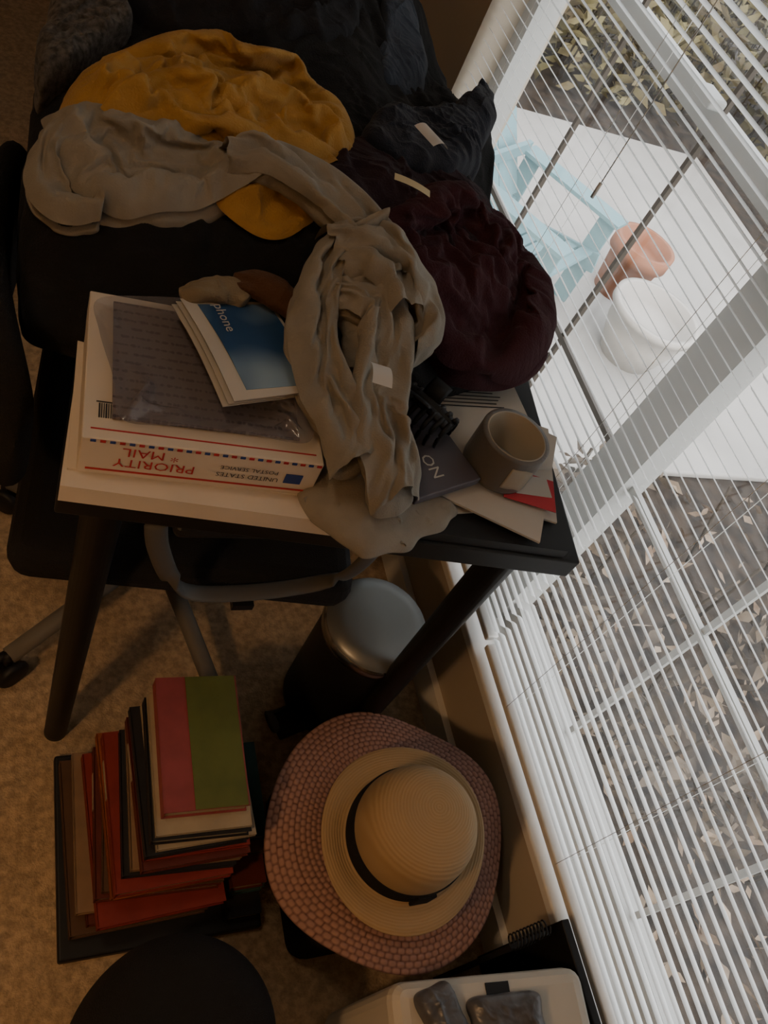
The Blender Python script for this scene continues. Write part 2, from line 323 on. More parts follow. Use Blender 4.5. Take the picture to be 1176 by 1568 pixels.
def tag(name,p,rz,w,h,tilt,mat,curl=.006):
    b=MB(name); M=Matrix.Translation(p)@Matrix.Rotation(rz,4,'Z')@Matrix.Rotation(tilt,4,'Y'); rows=[]
    for i in range(9):
        u=-1+i/4; rows.append([M@Vector((u*w/2,v*h/2,-curl*u*u)) for v in(-1,1)])
    b.grid(np.array([[tuple(q) for q in r] for r in rows]),mat); b.done()
tagm=new_mat('label_satin',(.55,.53,.5),.6,transl=.1); crm=new_mat('label_cream',(.5,.42,.25),.7)
tag('clothing_label',(.475,.90,.985),.4,.028,.040,.2,tagm); tag('clothing_label',(.425,.80,.975),-.3,.045,.014,.1,crm,.002)
tag('clothing_label',(.345,.55,.928),1.3,.045,.02,.3,tagm)
# ------------------------------------------------------------------ room
def box(name,lo,hi,mat,bev=0):
    b=MB(name); c=[(a+d)/2 for a,d in zip(lo,hi)]; b.box(c,[d-a for a,d in zip(lo,hi)],mat,bev=bev); return b.done()
box('floor',(-2.2,-1.6,-.05),(.82,3.4,0),carpet)
box('ceiling',(-2.2,-1.6,2.4),(.97,3.4,2.45),white)
WY0,WY1,WZ0,WZ1=-.19,1.56,.225,2.0
b=MB('wall_window')
b.box((.895,(WY0-1.6)/2,1.2),(.15,WY0+1.6,2.4),wallm); b.box((.895,(WY1+3.4)/2,1.2),(.15,3.4-WY1,2.4),wallm)
b.box((.895,(WY0+WY1)/2,WZ0/2-.02),(.15,WY1-WY0,WZ0),wallm); b.box((.895,(WY0+WY1)/2,(WZ1+2.4)/2),(.15,WY1-WY0,2.4-WZ1),wallm); b.done()
box('wall_back',(-2.2,3.4,0),(.97,3.5,2.4),wallm)
box('wall_left',(-2.3,-1.6,0),(-2.2,3.4,2.4),wallm)
box('wall_front',(-2.2,-1.7,0),(.97,-1.6,2.4),wallm)
box('baseboard_window',(.806,-1.6,0),(.82,3.4,.07),white)
b=MB('trim_sill'); b.box((.862,(WY0+WY1)/2,.215),(.09,WY1-WY0+.04,.02),white,bev=.004); b.done()
glass=bpy.data.materials.new('window_glass'); glass.use_nodes=True
nt=glass.node_tree; nt.nodes.clear(); o=nt.nodes.new('ShaderNodeOutputMaterial'); t=nt.nodes.new('ShaderNodeBsdfTransparent'); g=nt.nodes.new('ShaderNodeBsdfGlossy'); g.inputs['Roughness'].default_value=.02
mx=nt.nodes.new('ShaderNodeMixShader'); mx.inputs[0].default_value=.04
nt.links.new(t.outputs[0],mx.inputs[1]); nt.links.new(g.outputs[0],mx.inputs[2]); nt.links.new(mx.outputs[0],o.inputs[0])
def window(name,y0,y1,bar,bw):
    b=MB(name); x=.915; z0,z1=WZ0+.0,WZ1
    for yy in (y0+.02,y1-.02): b.box((x,yy,(z0+z1)/2),(.05,.04,z1-z0),frame)
    for zz,h in ((z0+.03,.06),(z1-.02,.04),(1.055,.034)): b.box((x,(y0+y1)/2,zz),(.026,y1-y0-.04,h),frame)
    for k in (1,2):
        yy=y0+(y1-y0)*k/3; b.box((x,yy,(z0+z1)/2),(.008,bw,z1-z0-.08),bar)
    for zz in (.64,1.5): b.box((x-.001,(y0+y1)/2,zz),(.010,y1-y0-.08,bw*1.3),bar)
    b.box((x-.025,(y0+y1)/2-.13,1.080),(.03,.05,.016),frame,bev=.004)
    b.box((x+.012,(y0+y1)/2,(z0+z1)/2),(.003,y1-y0-.06,z1-z0-.06),glass)
    b.done()
window('window_1',.69,WY1,dkbar,.008); window('window_2',WY0,.69,frame,.010)
def blind(name,y0,y1,zb):
    b=MB(name); tilt=math.radians(35); xc=.838; z=zb+.03; w=.0125
    while z<1.94:
        us=np.linspace(-1,1,5); rows=[]
        for u in us:
            lx=u*w; lz=.0012*(1-u*u)
            X=xc+lx*math.cos(tilt)+lz*math.sin(tilt); Z=z-lx*math.sin(tilt)+lz*math.cos(tilt)
            rows.append([(X,y0,Z),(X,(y0+y1)/2,Z),(X,y1,Z)])
        b.grid(np.array(rows),blindm); z+=.0215
    b.box((xc,(y0+y1)/2,zb+.008),(.024,y1-y0,.014),white,bev=.003)
    b.box((xc,(y0+y1)/2,1.965),(.035,y1-y0,.04),white,bev=.003)
    k=3
    for i in range(k):
        yy=y0+.12+(y1-y0-.24)*i/(k-1)
        for xx in (xc-.0125,xc+.0125): b.tube([(xx,yy,zb+.01),(xx,yy,1.95)],.0005,white,n=5)
    return b
b=blind('venetian_blind',.588,1.545,.255); b.tube([(.815,1.0,.92),(.812,1.0,1.5),(.815,1.0,1.94)],.001,white,n=6)
b.tube([(.815,1.0,.895),(.815,1.0,.92)],.003,white,n=8); b.done()
blind('venetian_blind',WY0+.01,.58,.245).done()
# ------------------------------------------------------------------ desk
FL=Vector((.065,.526,0)); FR=Vector((.663,.450,0)); ex=(FR-FL).normalized(); ey=Vector((-ex.y,ex.x,0)); dr=math.atan2(ex.y,ex.x); DW=(FR-FL).length; DL=1.13
def dk(a,b_,z): p=FL+ex*a+ey*b_; return Vector((p.x,p.y,z))
b=MB('desk'); b.box(dk(DW/2,DL/2,.723),(DW,DL,.034),blackw,rz=dr,bev=.003)
for a,c in((.05,.06),(DW-.05,.06),(.05,DL-.06),(DW-.05,DL-.06)):
    p=dk(a,c,0); b.lathe([(0,0),(.018,0),(.018,.01),(.024,.69),(.04,.70),(.04,.706),(0,.706)],blackw,Matrix.Translation(p),n=24)
b.done()
# ------------------------------------------------------------------ office chair
b=MB('office_chair'); cc=Vector((.29,.86,0))
for k in range(5):
    a=math.radians(144+72*k); e=cc+Vector((math.cos(a),math.sin(a),0))*.30
    b.tube([cc+Vector((0,0,.13)),cc.lerp(e,.5)+Vector((0,0,.105)),e+Vector((0,0,.075))],.018,basem,flat=(.016,.012))
    for s in(-1,1):
        off=Vector((-math.sin(a),math.cos(a),0))*.014*s
        M=Matrix.Translation(e+off+Vector((0,0,.028)))@Matrix.Rotation(a,4,'Z')@Matrix.Rotation(math.pi/2,4,'X')
        b.lathe([(0,-.008),(.024,-.008),(.028,-.004),(.028,.004),(.024,.008),(0,.008)],blackp,M,n=20)
    b.tube([e+Vector((0,0,.05)),e+Vector((0,0,.08))],.008,blackp)
b.tube([cc+Vector((0,0,.08)),cc+Vector((0,0,.16))],.035,greym,n=20); b.tube([cc+Vector((0,0,.15)),cc+Vector((0,0,.40))],.022,blackp,n=16)
b.box((.29,.83,.445),(.47,.48,.07),blackf,rz=dr,bev=.034); b.box((.29,.83,.40),(.22,.18,.03),blackp,rz=dr)
rows=[]
for i in range(25):
    u=-1+2*i/24
    for_ =[]
    for k in range(20):
        a=2*math.pi*k/20; hw=.13*(1-abs(u)**4)**.25 if abs(u)<1 else 0
        for_.append((.0+.022*math.cos(a)*(1 if hw>0 else 0)+.03*abs(u)**2, .84+u*.21, .68+hw*np.sign(math.sin(a))*abs(math.sin(a))**.5))
    rows.append(for_)
b.grid(np.array(rows),blackf,closeu=True); b.tube([(.10,.84,.40),(-.0,.84,.42),(-.03,.84,.50),(-.02,.84,.68)],.02,blackp,flat=(.03,.01))
for yy,s in((.562,1),(1.09,1)):
    P=crspline([(.175,yy-.015,.66),(.186,yy-.014,.61),(.22,yy-.004,.52),(.257,yy,.482),(.34,yy+.005,.475),(.425,yy+.012,.485),(.455,yy+.0,.53),(.462,yy-.01,.60),(.465,yy-.01,.66)],40,closed=False)
    b.tube([tuple(p) for p in P],.01,greym,flat=(.013,.005)); b.box((.32,yy-.012,.672),(.26,.05,.022),blackp,bev=.01)
    b.box((.33,(yy+.83)/2,.44),(.03,abs(yy-.83),.012),blackp)
b.done()
# ------------------------------------------------------------------ pedal bin
lidm=new_mat('bin_lid_steel',(.22,.23,.23),.38,metallic=.6)
chrome=new_mat('bin_rim_chrome',(.4,.38,.35),.25,metallic=1.)
b=MB('pedal_bin'); M=Matrix.Translation((.608,.612,0))
b.lathe([(0,0),(.082,0),(.085,.01),(.089,.25),(.090,.262)],blackp,M); b.lathe([(.090,.262),(.093,.266),(.093,.282),(.090,.286)],chrome,M)
b.lathe([(.090,.286),(.086,.294),(.06,.300),(0,.302)],lidm,M)
b.tube([(.53,.57,.015),(.500,.56,.018),(.481,.555,.03)],.012,greym,flat=(.022,.006)); b.box((.525,.558,.02),(.07,.05,.012),blackp,rz=.3,bev=.004)
b.done()
# ------------------------------------------------------------------ postal boxes on desk
b=MB('mailing_box'); ang=math.atan2(-.076,.598)
def loc(o,ang,a,bb,z): return (o[0]+a*math.cos(ang)-bb*math.sin(ang),o[1]+a*math.sin(ang)+bb*math.cos(ang),z)
o1=(.066,.517)
b.box(loc(o1,ang,.14,.115,.753),(.28,.23,.024),card,rz=ang); b.box(loc(o1,ang,.135,.125,.7665),(.27,.20,.003),card,rz=ang+.04)
b.done()
b=MB('mailing_box'); a2=math.atan2(-.017,.224); o2=(.083,.533)
b.box(loc(o2,a2,.115,.10,.7935),(.235,.20,.051),card,rz=a2,bev=.0015)
def side(a,z): # upside-down print on camera-side face
    p=loc(o2,a2,a,-.0008,z); return Matrix.Translation(p)@Matrix.Rotation(a2,4,'Z')@Matrix.Rotation(math.pi/2,4,'X')@Matrix.Rotation(math.pi,4,'Z')
b.text('PRIORITY',.0175,side(.068,.789),redp,1.05); b.text('* MAIL',.0175,side(.062,.805),redp,1.05)
b.text('UNITED STATES',.009,side(.160,.788),blkp,1.); b.text('POSTAL SERVICE',.008,side(.160,.799),blkp,1.)
b.box(loc(o2,a2,.207,-.0006,.792),(.018,.001,.014),bluep,rz=a2)
b.box(loc(o2,a2,.115,-.0006,.775),(.22,.001,.0018),redp,rz=a2)
for i in range(26): b.box(loc(o2,a2,.008+i*.0088,-.0007,.8165),(.005,.001,.0028),redp if i%2 else bluep,rz=a2)
b.box(loc(o2,a2,.115,.012,.8194),(.22,.0014,.0006),redp,rz=a2)
for i in range(14): b.box(loc(o2,a2,.012+i*.0021,.035,.8194),(.0008 if i%3 else .0014,.018,.0006),blkp,rz=a2)
b.box(loc(o2,a2,.026,.046,.8193),(.034,.0012,.0006),blkp,rz=a2)
b.done()
# plastic bag: printed sheets inside + crinkled film
inner=new_mat('printed_sheet',(.20,.18,.20),.7)
N=inner.node_tree.nodes; L=inner.node_tree.links; tc=N.new('ShaderNodeTexCoord')
mp=N.new('ShaderNodeMapping'); mp.inputs['Rotation'].default_value=(0,0,.08); L.new(tc.outputs['Object'],mp.inputs[0])
wv_=N.new('ShaderNodeTexWave'); wv_.bands_direction='Y'; wv_.inputs['Scale'].default_value=26; wv_.inputs['Distortion'].default_value=.15; L.new(mp.outputs[0],wv_.inputs[0])
mp2=N.new('ShaderNodeMapping'); mp2.inputs['Scale'].default_value=(260,60,1); L.new(mp.outputs[0],mp2.inputs[0])
nz=N.new('ShaderNodeTexNoise'); nz.inputs['Scale'].default_value=1; L.new(mp2.outputs[0],nz.inputs[0])
mu=N.new('ShaderNodeMath'); mu.operation='MULTIPLY'; L.new(wv_.outputs['Fac'],mu.inputs[0]); L.new(nz.outputs['Fac'],mu.inputs[1])
rp=N.new('ShaderNodeValToRGB'); rp.color_ramp.elements[0].position=.40; rp.color_ramp.elements[1].position=.50
rp.color_ramp.elements[0].color=(.17,.145,.15,1); rp.color_ramp.elements[1].color=(.07,.055,.065,1); L.new(mu.outputs[0],rp.inputs[0]); L.new(rp.outputs[0],N['Principled BSDF'].inputs['Base Color'])
film=new_mat('clear_poly_film',(.22,.20,.215),.13,spec=1.,alpha=.45,bump=.5,bscale=30)
b=MB('plastic_mailer_bag')
b.box((.205,.630,.8222),(.184,.160,.003),inner,rz=-.06)
sim_sheet(b,[(.100,.705),(.100,.66),(.110,.60),(.116,.546),(.17,.543),(.24,.538),(.297,.534),(.308,.58),(.310,.65),(.292,.715),(.22,.726),(.15,.72)],film,H=lambda x,y:np.full_like(x,.832),off=0.,thick=.003,seed=61,d=.5,lam=.035,el=2.2,sz=.022,grow=1.16,sp=.0056,pinev=1,selfc=False,frames=5,bend=.4,mass=.2,zmin=.8245)
b.done()
bluefade=bpy.data.materials.new('leaflet_blue_cover'); bluefade.use_nodes=True
N=bluefade.node_tree.nodes; L=bluefade.node_tree.links; tc=N.new('ShaderNodeTexCoord'); nz=N.new('ShaderNodeTexNoise'); nz.inputs['Scale'].default_value=9; r=N.new('ShaderNodeValToRGB')
r.color_ramp.elements[0].color=(.012,.055,.15,1); r.color_ramp.elements[1].color=(.27,.38,.46,1); r.color_ramp.elements[0].position=.45; r.color_ramp.elements[1].position=.75
L.new(tc.outputs['Object'],nz.inputs[0]); L.new(nz.outputs['Fac'],r.inputs[0]); L.new(r.outputs[0],N['Principled BSDF'].inputs['Base Color'])
b=MB('brochure')
def sheetquad(mb,a,bb,c,d,mat,th=.001,bow=.004,n=10):
    a,bb,c,d=[np.array(v,float) for v in(a,bb,c,d)]; top=[]
    for i in range(n+1):
        u=i/n; row=[]
        for j in range(n+1):
            v=j/n; p=(a*(1-u)+bb*u)*(1-v)+(d*(1-u)+c*u)*v; p[2]+=bow*math.sin(math.pi*u); row.append(p)
        top.append(row)
    top=np.array(top); mb.grid(top,mat); bot=top.copy(); bot[:,:,2]-=th; mb.grid(bot,mat,flip=True)
    for e0,e1 in((top[0],bot[0]),(top[-1],bot[-1]),(top[:,0],bot[:,0]),(top[:,-1],bot[:,-1])): mb.grid(np.array([e0,e1]),mat,smooth=False)
for k in range(3):
    o=k*.0045; sheetquad(b,(.172+o*.8,.697,.846+o),(.209+o,.560,.846+o),(.30+o,.585,.846+o),(.27+o,.71,.846+o),paper,bow=.005)
sheetquad(b,(.196,.69,.8565),(.232,.575,.8565),(.305,.592,.8565),(.275,.705,.8565),bluefade,bow=.005)
b.text('phone',.016,Matrix.Translation((.220,.668,.8628))@Matrix.Rotation(math.radians(-75),4,'Z'),paper)
b.done()
# ------------------------------------------------------------------ papers, notebook, tape on right of desk
graybook=new_mat('dark_book_cover',(.09,.08,.095),.5)
b=MB('notebook'); b.box((.50,.60,.748),(.31,.25,.014),blackp,rz=dr+.0); b.box((.49,.485,.747),(.29,.012,.008),paper,rz=dr); b.done()
b=MB('paper_stack')
for i,(x,y,w,h,r) in enumerate([(.53,.61,.20,.20,.1),(.56,.60,.20,.16,-.3),(.50,.63,.18,.16,.35),(.57,.58,.15,.19,-.5),(.54,.64,.21,.15,.05)]):
    b.box((x,y,.7565+i*.0032),(w,h,.003),paper,rz=r)
b.box((.60,.535,.7722),(.07,.05,.0008),redp,rz=-.3); b.box((.605,.54,.7728),(.05,.03,.0008),paper,rz=-.1)
for i in range(7): b.box((.56,.700-i*.006,.7725),(.10-.01*(i%3),.0012,.0006),redp if i==0 else blkp,rz=.05)
b.done()
b=MB('paperback_book'); b.box((.455,.585,.780),(.10,.14,.012),graybook,rz=.35,bev=.002); b.text('NO',.022,Matrix.Translation((.465,.55,.7867))@Matrix.Rotation(1.9,4,'Z'),paper); b.done()
b=MB('hair_claw_clip')
A=Vector((.434,.650,.797)); Bv=Vector((.488,.585,.797)); dirv=(Bv-A).normalized(); sd=Vector((-dirv.y,dirv.x,0))
for s in(-1,1):
    sp=[A+(Bv-A)*t+sd*.006*s+Vector((0,0,.022-.02*(t-.5)**2*4*.3)) for t in np.linspace(0,1,12)]
    b.tube(sp,.005,blackp,n=8,flat=(.007,.004))
    for k in range(8):
        t=.04+.92*k/7; base=A+(Bv-A)*t; r_=.025*(1-.35*abs(2*t-1)**2)
        P=[base+sd*s*(.004+r_*math.sin(a))+Vector((0,0,.022-r_*(1-math.cos(a)))) for a in np.linspace(0,2.4,12)]
        b.tube(P,[.0038-.0018*i/11 for i in range(12)],blackp,n=6)
mid=(A+Bv)/2
for s in(-1,1): b.tube([mid+sd*s*.004+Vector((0,0,.020)),mid+sd*s*.016+Vector((0,0,.034)),mid+sd*s*.026+Vector((0,0,.040))],.009,blackp,n=8,flat=(.013,.002))
b.done()
tapeo=new_mat('tape_brown_grey',(.12,.11,.10),.35,bump=.2,bscale=200); tapei=new_mat('tape_core_cardboard',(.34,.30,.24),.8)
b=MB('packing_tape_roll'); M=Matrix.Translation((.562,.568,.773)); zt=.056
b.lathe([(.036,0),(.043,0),(.0435,.003),(.0435,zt-.002),(.043,zt),(.038,zt)],tapeo,M,n=64); b.lathe([(.038,zt),(.0375,zt+.001),(.036,zt),(.036,0),(.036,0)],tapei,M,n=64)
b.tube([M@Vector((.0438*math.cos(a),.0438*math.sin(a),zt/2)) for a in np.linspace(-1.9,-1.5,8)]+[M@Vector((.012,-.046,zt/2))],.001,tapei,flat=(.0006,.018)); b.done()
# ------------------------------------------------------------------ books on floor
cols=dict(red=(.20,.022,.018),dred=(.10,.018,.014),brown=(.09,.045,.025),tan=(.22,.14,.085),blk=(.015,.015,.018),teal=(.02,.06,.06),org=(.24,.06,.02),grn=(.10,.12,.03),pink=(.25,.055,.06),cream=(.32,.26,.18))
bm={k:new_mat('book_'+k,v,.6,var=.15,vscale=30) for k,v in cols.items()}
pages=new_mat('book_pages',(.34,.28,.19),.85,bump=.3,bscale=300)
def book(mb,c,w,l,t,rz,cover,cover2=None,label=None):
    x,y,z=c; T=lambda a,bb,zz:loc((x,y),rz,a,bb,zz)
    mb.box(T(0,0,z),(w-.006,l-.006,t-.004),pages,rz=rz)
    mb.box(T(0,0,z+t/2-.001),(w,l,.002),cover,rz=rz); mb.box(T(0,0,z-t/2+.001),(w,l,.002),cover,rz=rz)
    mb.box(T(-w/2+.0015,0,z),(.003,l,t),cover,rz=rz,bev=.001)
    if cover2: mb.box(T(w*.17,0,z+t/2+.0004),(w*.62,l-.001,.0012),cover2,rz=rz)
    if label: mb.box(T(-w/2-.0003,l*.2,z),(.0008,l*.25,t*.5),label,rz=rz)
box('book_tray',(.118,.225,0),(.42,.53,.02),blackp,bev=.004)
b=MB('book_stack'); z=.02; rb=random.Random(5)
seq=[('brown',.024),('dred',.018),('tan',.014),('red',.020),('dred',.022),('brown',.012),('org',.016),('red',.022),('blk',.015),('tan',.011),('dred',.018),('red',.014),('blk',.016),('cream',.009),('blk',.020),('cream',.008)]
for i,(k,t) in enumerate(seq):
    f=(z-.02)/.25; j1,j2,j3=rb.uniform(-1,1),rb.uniform(-1,1),rb.uniform(-1,1)
    xl=.125+.10*f**.8+.012*j1*(1-f*.6); w=.20-.07*f; l=.245-.045*f+.03*j2*(1-f); yc=.378+.035*f+.012*j3*(1-f)
    book(b,(xl+w/2,yc,z+t/2),w,l,t,.07*j2*(1-f*.5),bm[k],label=bm['cream'] if i%3==1 else None); z+=t
book(b,(.2875,.43,z+.012),.116,.192,.024,-.02,bm['pink'],bm['grn']); b.done()
b=MB('book_stack'); z=0.02
for i,(k,t,l) in enumerate([('blk',.026,.24),('teal',.022,.2),('dred',.026,.22),('brown',.02,.16),('teal',.02,.15)]):
    book(b,(.387,.36+.012*i,z+t/2),.055,l,t,.03*(i%2),bm[k]); z+=t
b.done()
# ------------------------------------------------------------------ hats
box('suitcase',(.45,.165,0),(.74,.43,.175),blackf,bev=.03)
pinkA=bpy.data.materials.new('pink_woven_straw'); pinkA.use_nodes=True
N=pinkA.node_tree.nodes; L=pinkA.node_tree.links; at=N.new('ShaderNodeAttribute'); at.attribute_name='weave'; r=N.new('ShaderNodeValToRGB')
r.color_ramp.elements[0].color=(.10,.042,.034,1); r.color_ramp.elements[1].color=(.32,.18,.145,1); r.color_ramp.elements[1].position=.6
L.new(at.outputs['Fac'],r.inputs[0]); L.new(r.outputs[0],N['Principled BSDF'].inputs['Base Color']); N['Principled BSDF'].inputs['Roughness'].default_value=.85
b=MB('pink_sun_hat'); rows=[]; wv=[]; NA=720
prof=[]
for i in range(120):
    t=i/119
    if t<.62: rr=.200-.113*(t/.62); zz=.012*math.sin((rr-.087)/.113*math.pi)-.012*((rr-.087)/.113)
    else: a=(t-.62)/.38*math.pi/2; rr=.087*math.cos(a)**.7 if a<1.57 else 0; zz=.055*math.sin(a)
    prof.append((rr,zz))
an=np.linspace(0,2*math.pi,NA,endpoint=False)
for i,(rr,zz) in enumerate(prof):
    rowp=(i/119)*22; k=int(rowp); ph=(k%2)*math.pi
    w=(np.abs(np.sin(rowp*math.pi))**.7)*(np.abs(np.sin(an*45+ph/2+.3*np.sin(an*9)))**.7)
    wav=.010*np.sin(an*3+.6)*(rr/.19)**3+.006*np.sin(an*5)*(rr/.19)**3
    z=.195+zz+wav+.003*w; rq=rr*(1+.012*np.sin(an*4+1))
    rows.append(np.stack([.594+rq*np.cos(an),.300+rq*np.sin(an),z],1)); wv.append(w)
b.grid(np.array(rows),pinkA,closeu=True,flip=False); ob=b.done()
att=ob.data.attributes.new('weave','FLOAT','POINT'); att.data.foreach_set('value',np.array(wv).reshape(-1).astype('f'))
straw=bpy.data.materials.new('natural_straw'); straw.use_nodes=True
N=straw.node_tree.nodes; L=straw.node_tree.links; p=N['Principled BSDF']; tc=N.new('ShaderNodeTexCoord'); w=N.new('ShaderNodeTexWave'); w.wave_type='RINGS'; w.rings_direction='Z'
w.inputs['Scale'].default_value=75; w.inputs['Distortion'].default_value=.6; r=N.new('ShaderNodeValToRGB'); r.color_ramp.elements[0].color=(.32,.215,.11,1); r.color_ramp.elements[1].color=(.36,.25,.135,1)
bn=N.new('ShaderNodeBump'); bn.inputs['Strength'].default_value=.25; bn.inputs['Distance'].default_value=.002
L.new(tc.outputs['Object'],w.inputs[0]); L.new(w.outputs['Fac'],r.inputs[0]); L.new(r.outputs[0],p.inputs['Base Color']); L.new(w.outputs['Fac'],bn.inputs['Height']); L.new(bn.outputs[0],p.inputs['Normal']); p.inputs['Roughness'].default_value=.8
b=MB('straw_fedora'); M=Matrix.Translation((.580,.274,.262))@Matrix.Rotation(math.radians(-7),4,'Y')@Matrix.Rotation(math.radians(5),4,'X')@Matrix.Scale(.97,4)
pr=[(.133,-.006),(.134,-.003),(.127,.0),(.115,.001),(.10,.0),(.093,.002),(.091,.008),(.090,.045),(.086,.080),(.078,.105),(.064,.120),(.04,.128),(.02,.130),(0,.130)]
pr=[tuple(q) for q in crspline(pr,80,closed=False)]
def dsp(p,a,r):
    q=p.copy()
    if r>.093: k=(r-.09)/.06; q.z+=.014*k*math.sin(2*a+1.0)+.004*k*math.sin(3*a); s=1-.04*k*math.cos(2*a+.5); q.x*=s; q.y*=s
    return q
b.lathe(pr,straw,M,n=96,disp=dsp); b.lathe([(.0925,.004),(.0935,.006),(.0922,.046),(.0895,.047)],blackf,M,n=96)
b.box(M@Vector((.0,-.0940,.024)),(.03,.006,.036),blackf,bev=.002)
ob=b.done()
# ------------------------------------------------------------------ white plastic case + packets + spiral notebook
wp=new_mat('white_plastic',(.48,.45,.39),.5); bagm=new_mat('grey_packet_film',(.11,.11,.12),.3,var=.3,vscale=50,bump=.5,bscale=40)
b=MB('printer'); b.box((.625,-.09,.15),(.295,.33,.30),wp,rz=-.107,bev=.022); b.box((.645,.050,.3005),(.035,.022,.002),blackp,rz=-.107); b.box((.625,-.09,.02),(.27,.29,.04),blackp,rz=-.107); b.done()
for (x,y,rz,w,l) in((.555,.035,.2,.05,.07),(.645,.015,-.1,.10,.06)):
    b=MB('foil_packet'); pts=[(x+a*math.cos(rz)-c_*math.sin(rz),y+a*math.sin(rz)+c_*math.cos(rz)) for a,c_ in((-w/2,-l/2),(0,-l/2-.003),(w/2,-l/2),(w/2+.002,0),(w/2,l/2),(0,l/2+.002),(-w/2,l/2),(-w/2-.002,0))]
    cloth_sheet(b,pts,bagm,H=lambda x,y:np.full_like(x,.303),off=.001,thick=.022,lam=.03,amp=.006,seed=60,drop=.002,floor=.3005,nu=120,nv=40,wob=.001,lat=.002); b.done()
b=MB('spiral_notebook'); b.box((.797,.02,.14),(.014,.20,.28),blackp,bev=.002)
P=[]
for i in range(180):
    t=i/179; a=t*2*math.pi*10; P.append((.70+.065*t,.105+.011*math.sin(a)+.01*t,.275+.010*math.cos(a)))
b.tube(P,.0013,blackp,n=6); b.box((.735,.104,.135),(.07,.008,.27),blackp,rz=.12); b.done()
b=MB('pouf'); pr=[(0,0),(.10,0),(.115,.01),(.122,.04),(.125,.15),(.120,.24),(.105,.275),(.07,.295),(0,.30)]
b.lathe([tuple(q) for q in crspline(pr,50,closed=False)],blackf,Matrix.Translation((.235,.080,0)),n=64); b.done()
# ------------------------------------------------------------------ outside
G=-.5
conc=new_mat('patio_concrete',(.40,.39,.37),.9,var=.15,vscale=3,bump=.2,bscale=30)
mulch=new_mat('garden_soil',(.045,.032,.022),1.,col2=(.012,.009,.007),vscale=14,bump=1.,bscale=30)
box('ground',(.97,-5,G-.1),(16,16,G-.03),mulch) 
b=MB('patio_slab'); b.box((2.5,2.95,G-.015),(3.0,2.6,.03),conc,bev=.01); b.done()
terr=new_mat('terracotta',(.30,.13,.075),.8,var=.1,vscale=15); wht=new_mat('glazed_offwhite',(.42,.40,.37),.5)
b=MB('planter_pot'); b.lathe([(0,0),(.12,0),(.17,.14),(.18,.22),(.20,.22),(.20,.25),(.175,.25),(.165,.18),(0,.18)],wht,Matrix.Translation((2.5,2.30,G))); b.done()
b=MB('terracotta_pot'); b.lathe([(0,0),(.10,0),(.125,.20),(.145,.20),(.145,.27),(.125,.27),(.12,.2),(0,.2)],terr,Matrix.Translation((2.64,2.74,G))); b.done()
aq=new_mat('aqua_painted_wood',(.17,.29,.32),.7)
b=MB('adirondack_chair'); M=Matrix.Translation((1.98,2.66,G))@Matrix.Rotation(math.radians(215),4,'Z')@Matrix.Scale(.72,4)
def bx(c,s_,rx=0,ry=0): b.box((0,0,0),s_,aq,M=M@Matrix.Translation(c)@Matrix.Rotation(rx,4,'X')@Matrix.Rotation(ry,4,'Y'))
for i in range(7):
    xx=-.27+.09*i; h=.60-.05*abs(i-3)**1.5*.5; bx((xx*1.0,-.30-.12,.30+h/2),(.072,.018,h),rx=math.radians(34))
for i in range(6): bx((0,.28-.095*i,.36-.03*i),(.56,.07,.02),rx=math.radians(8))
for s_ in(-1,1):
    bx((s_*.33,.0,.58),(.14,.72,.022)); bx((s_*.31,.28,.28),(.022,.11,.56)); bx((s_*.29,-.05,.24),(.022,.85,.12),rx=math.radians(12)); bx((s_*.31,-.30,.30),(.022,.10,.56))
bx((0,-.36,.60),(.62,.03,.07)); bx((0,-.28,.28),(.58,.03,.09)); b.done()
leafg=new_mat('hedge_leaf',(.21,.19,.09),.7,col2=(.11,.085,.045),vscale=4); leafb=new_mat('dry_leaf',(.15,.115,.08),.8,col2=(.02,.015,.011),vscale=6); leafl=new_mat('pale_fallen_leaf',(.34,.27,.20),.8,col2=(.14,.09,.055),vscale=9); twig=new_mat('twig_bark',(.04,.03,.02),.9)
def leaves(name,lo,hi,n,size,mat,shape=None,seed=0,tw=60,clump=None):
    rng=np.random.RandomState(seed); b=MB(name); V=[];F=[]
    for i in range(n):
        p=rng.uniform(lo,hi); s_=size*rng.uniform(.5,1.3); R=Matrix.Rotation(rng.uniform(0,6.3),3,'Z')@Matrix.Rotation(rng.uniform(-1.2,1.2),3,'X')@Matrix.Rotation(rng.uniform(-1,1),3,'Y')
        if clump: c_=np.array(clump[i%len(clump)]); p[:2]=c_[:2]+rng.normal(0,c_[2],2)
        if shape: p[2]=lo[2]+(p[2]-lo[2])*shape(p)
        q=len(V)
        for c_ in((-1,0,0),(-.2,-.42,.08),(1,0,.1),(-.2,.42,.08)): V.append(Vector(p)+R@(Vector(c_)*s_))
        F.append((q,q+1,q+2,q+3))
    b.add(V,F,mat); 
    for i in range(n//tw):
        p=rng.uniform(lo,hi); g=Vector((p[0],p[1],lo[2])); b.tube([g,g+Vector((rng.uniform(-.1,.1),rng.uniform(-.1,.1),(hi[2]-lo[2])*.9))],.006,twig,n=5)
    b.done()
leaves('hedge',(4.3,.5,G),(5.4,8,1.2),9000,.07,leafg,seed=1)
leaves('hedge',(1.2,4.6,G),(4.2,5.6,1.0),6000,.07,leafg,seed=5)
rc=random.Random(3); cl_=[(rc.uniform(1.3,3.4),rc.uniform(-.8,1.4),rc.uniform(.05,.12)) for _ in range(16)]
leaves('dry_shrub',(1.3,-.8,G),(3.4,1.45,-.1),1500,.04,leafb,seed=2,clump=cl_)
leaves('fallen_leaves',(1.05,-1.2,G-.028),(4.2,1.6,G-.005),1200,.035,leafl,seed=6,tw=99999)
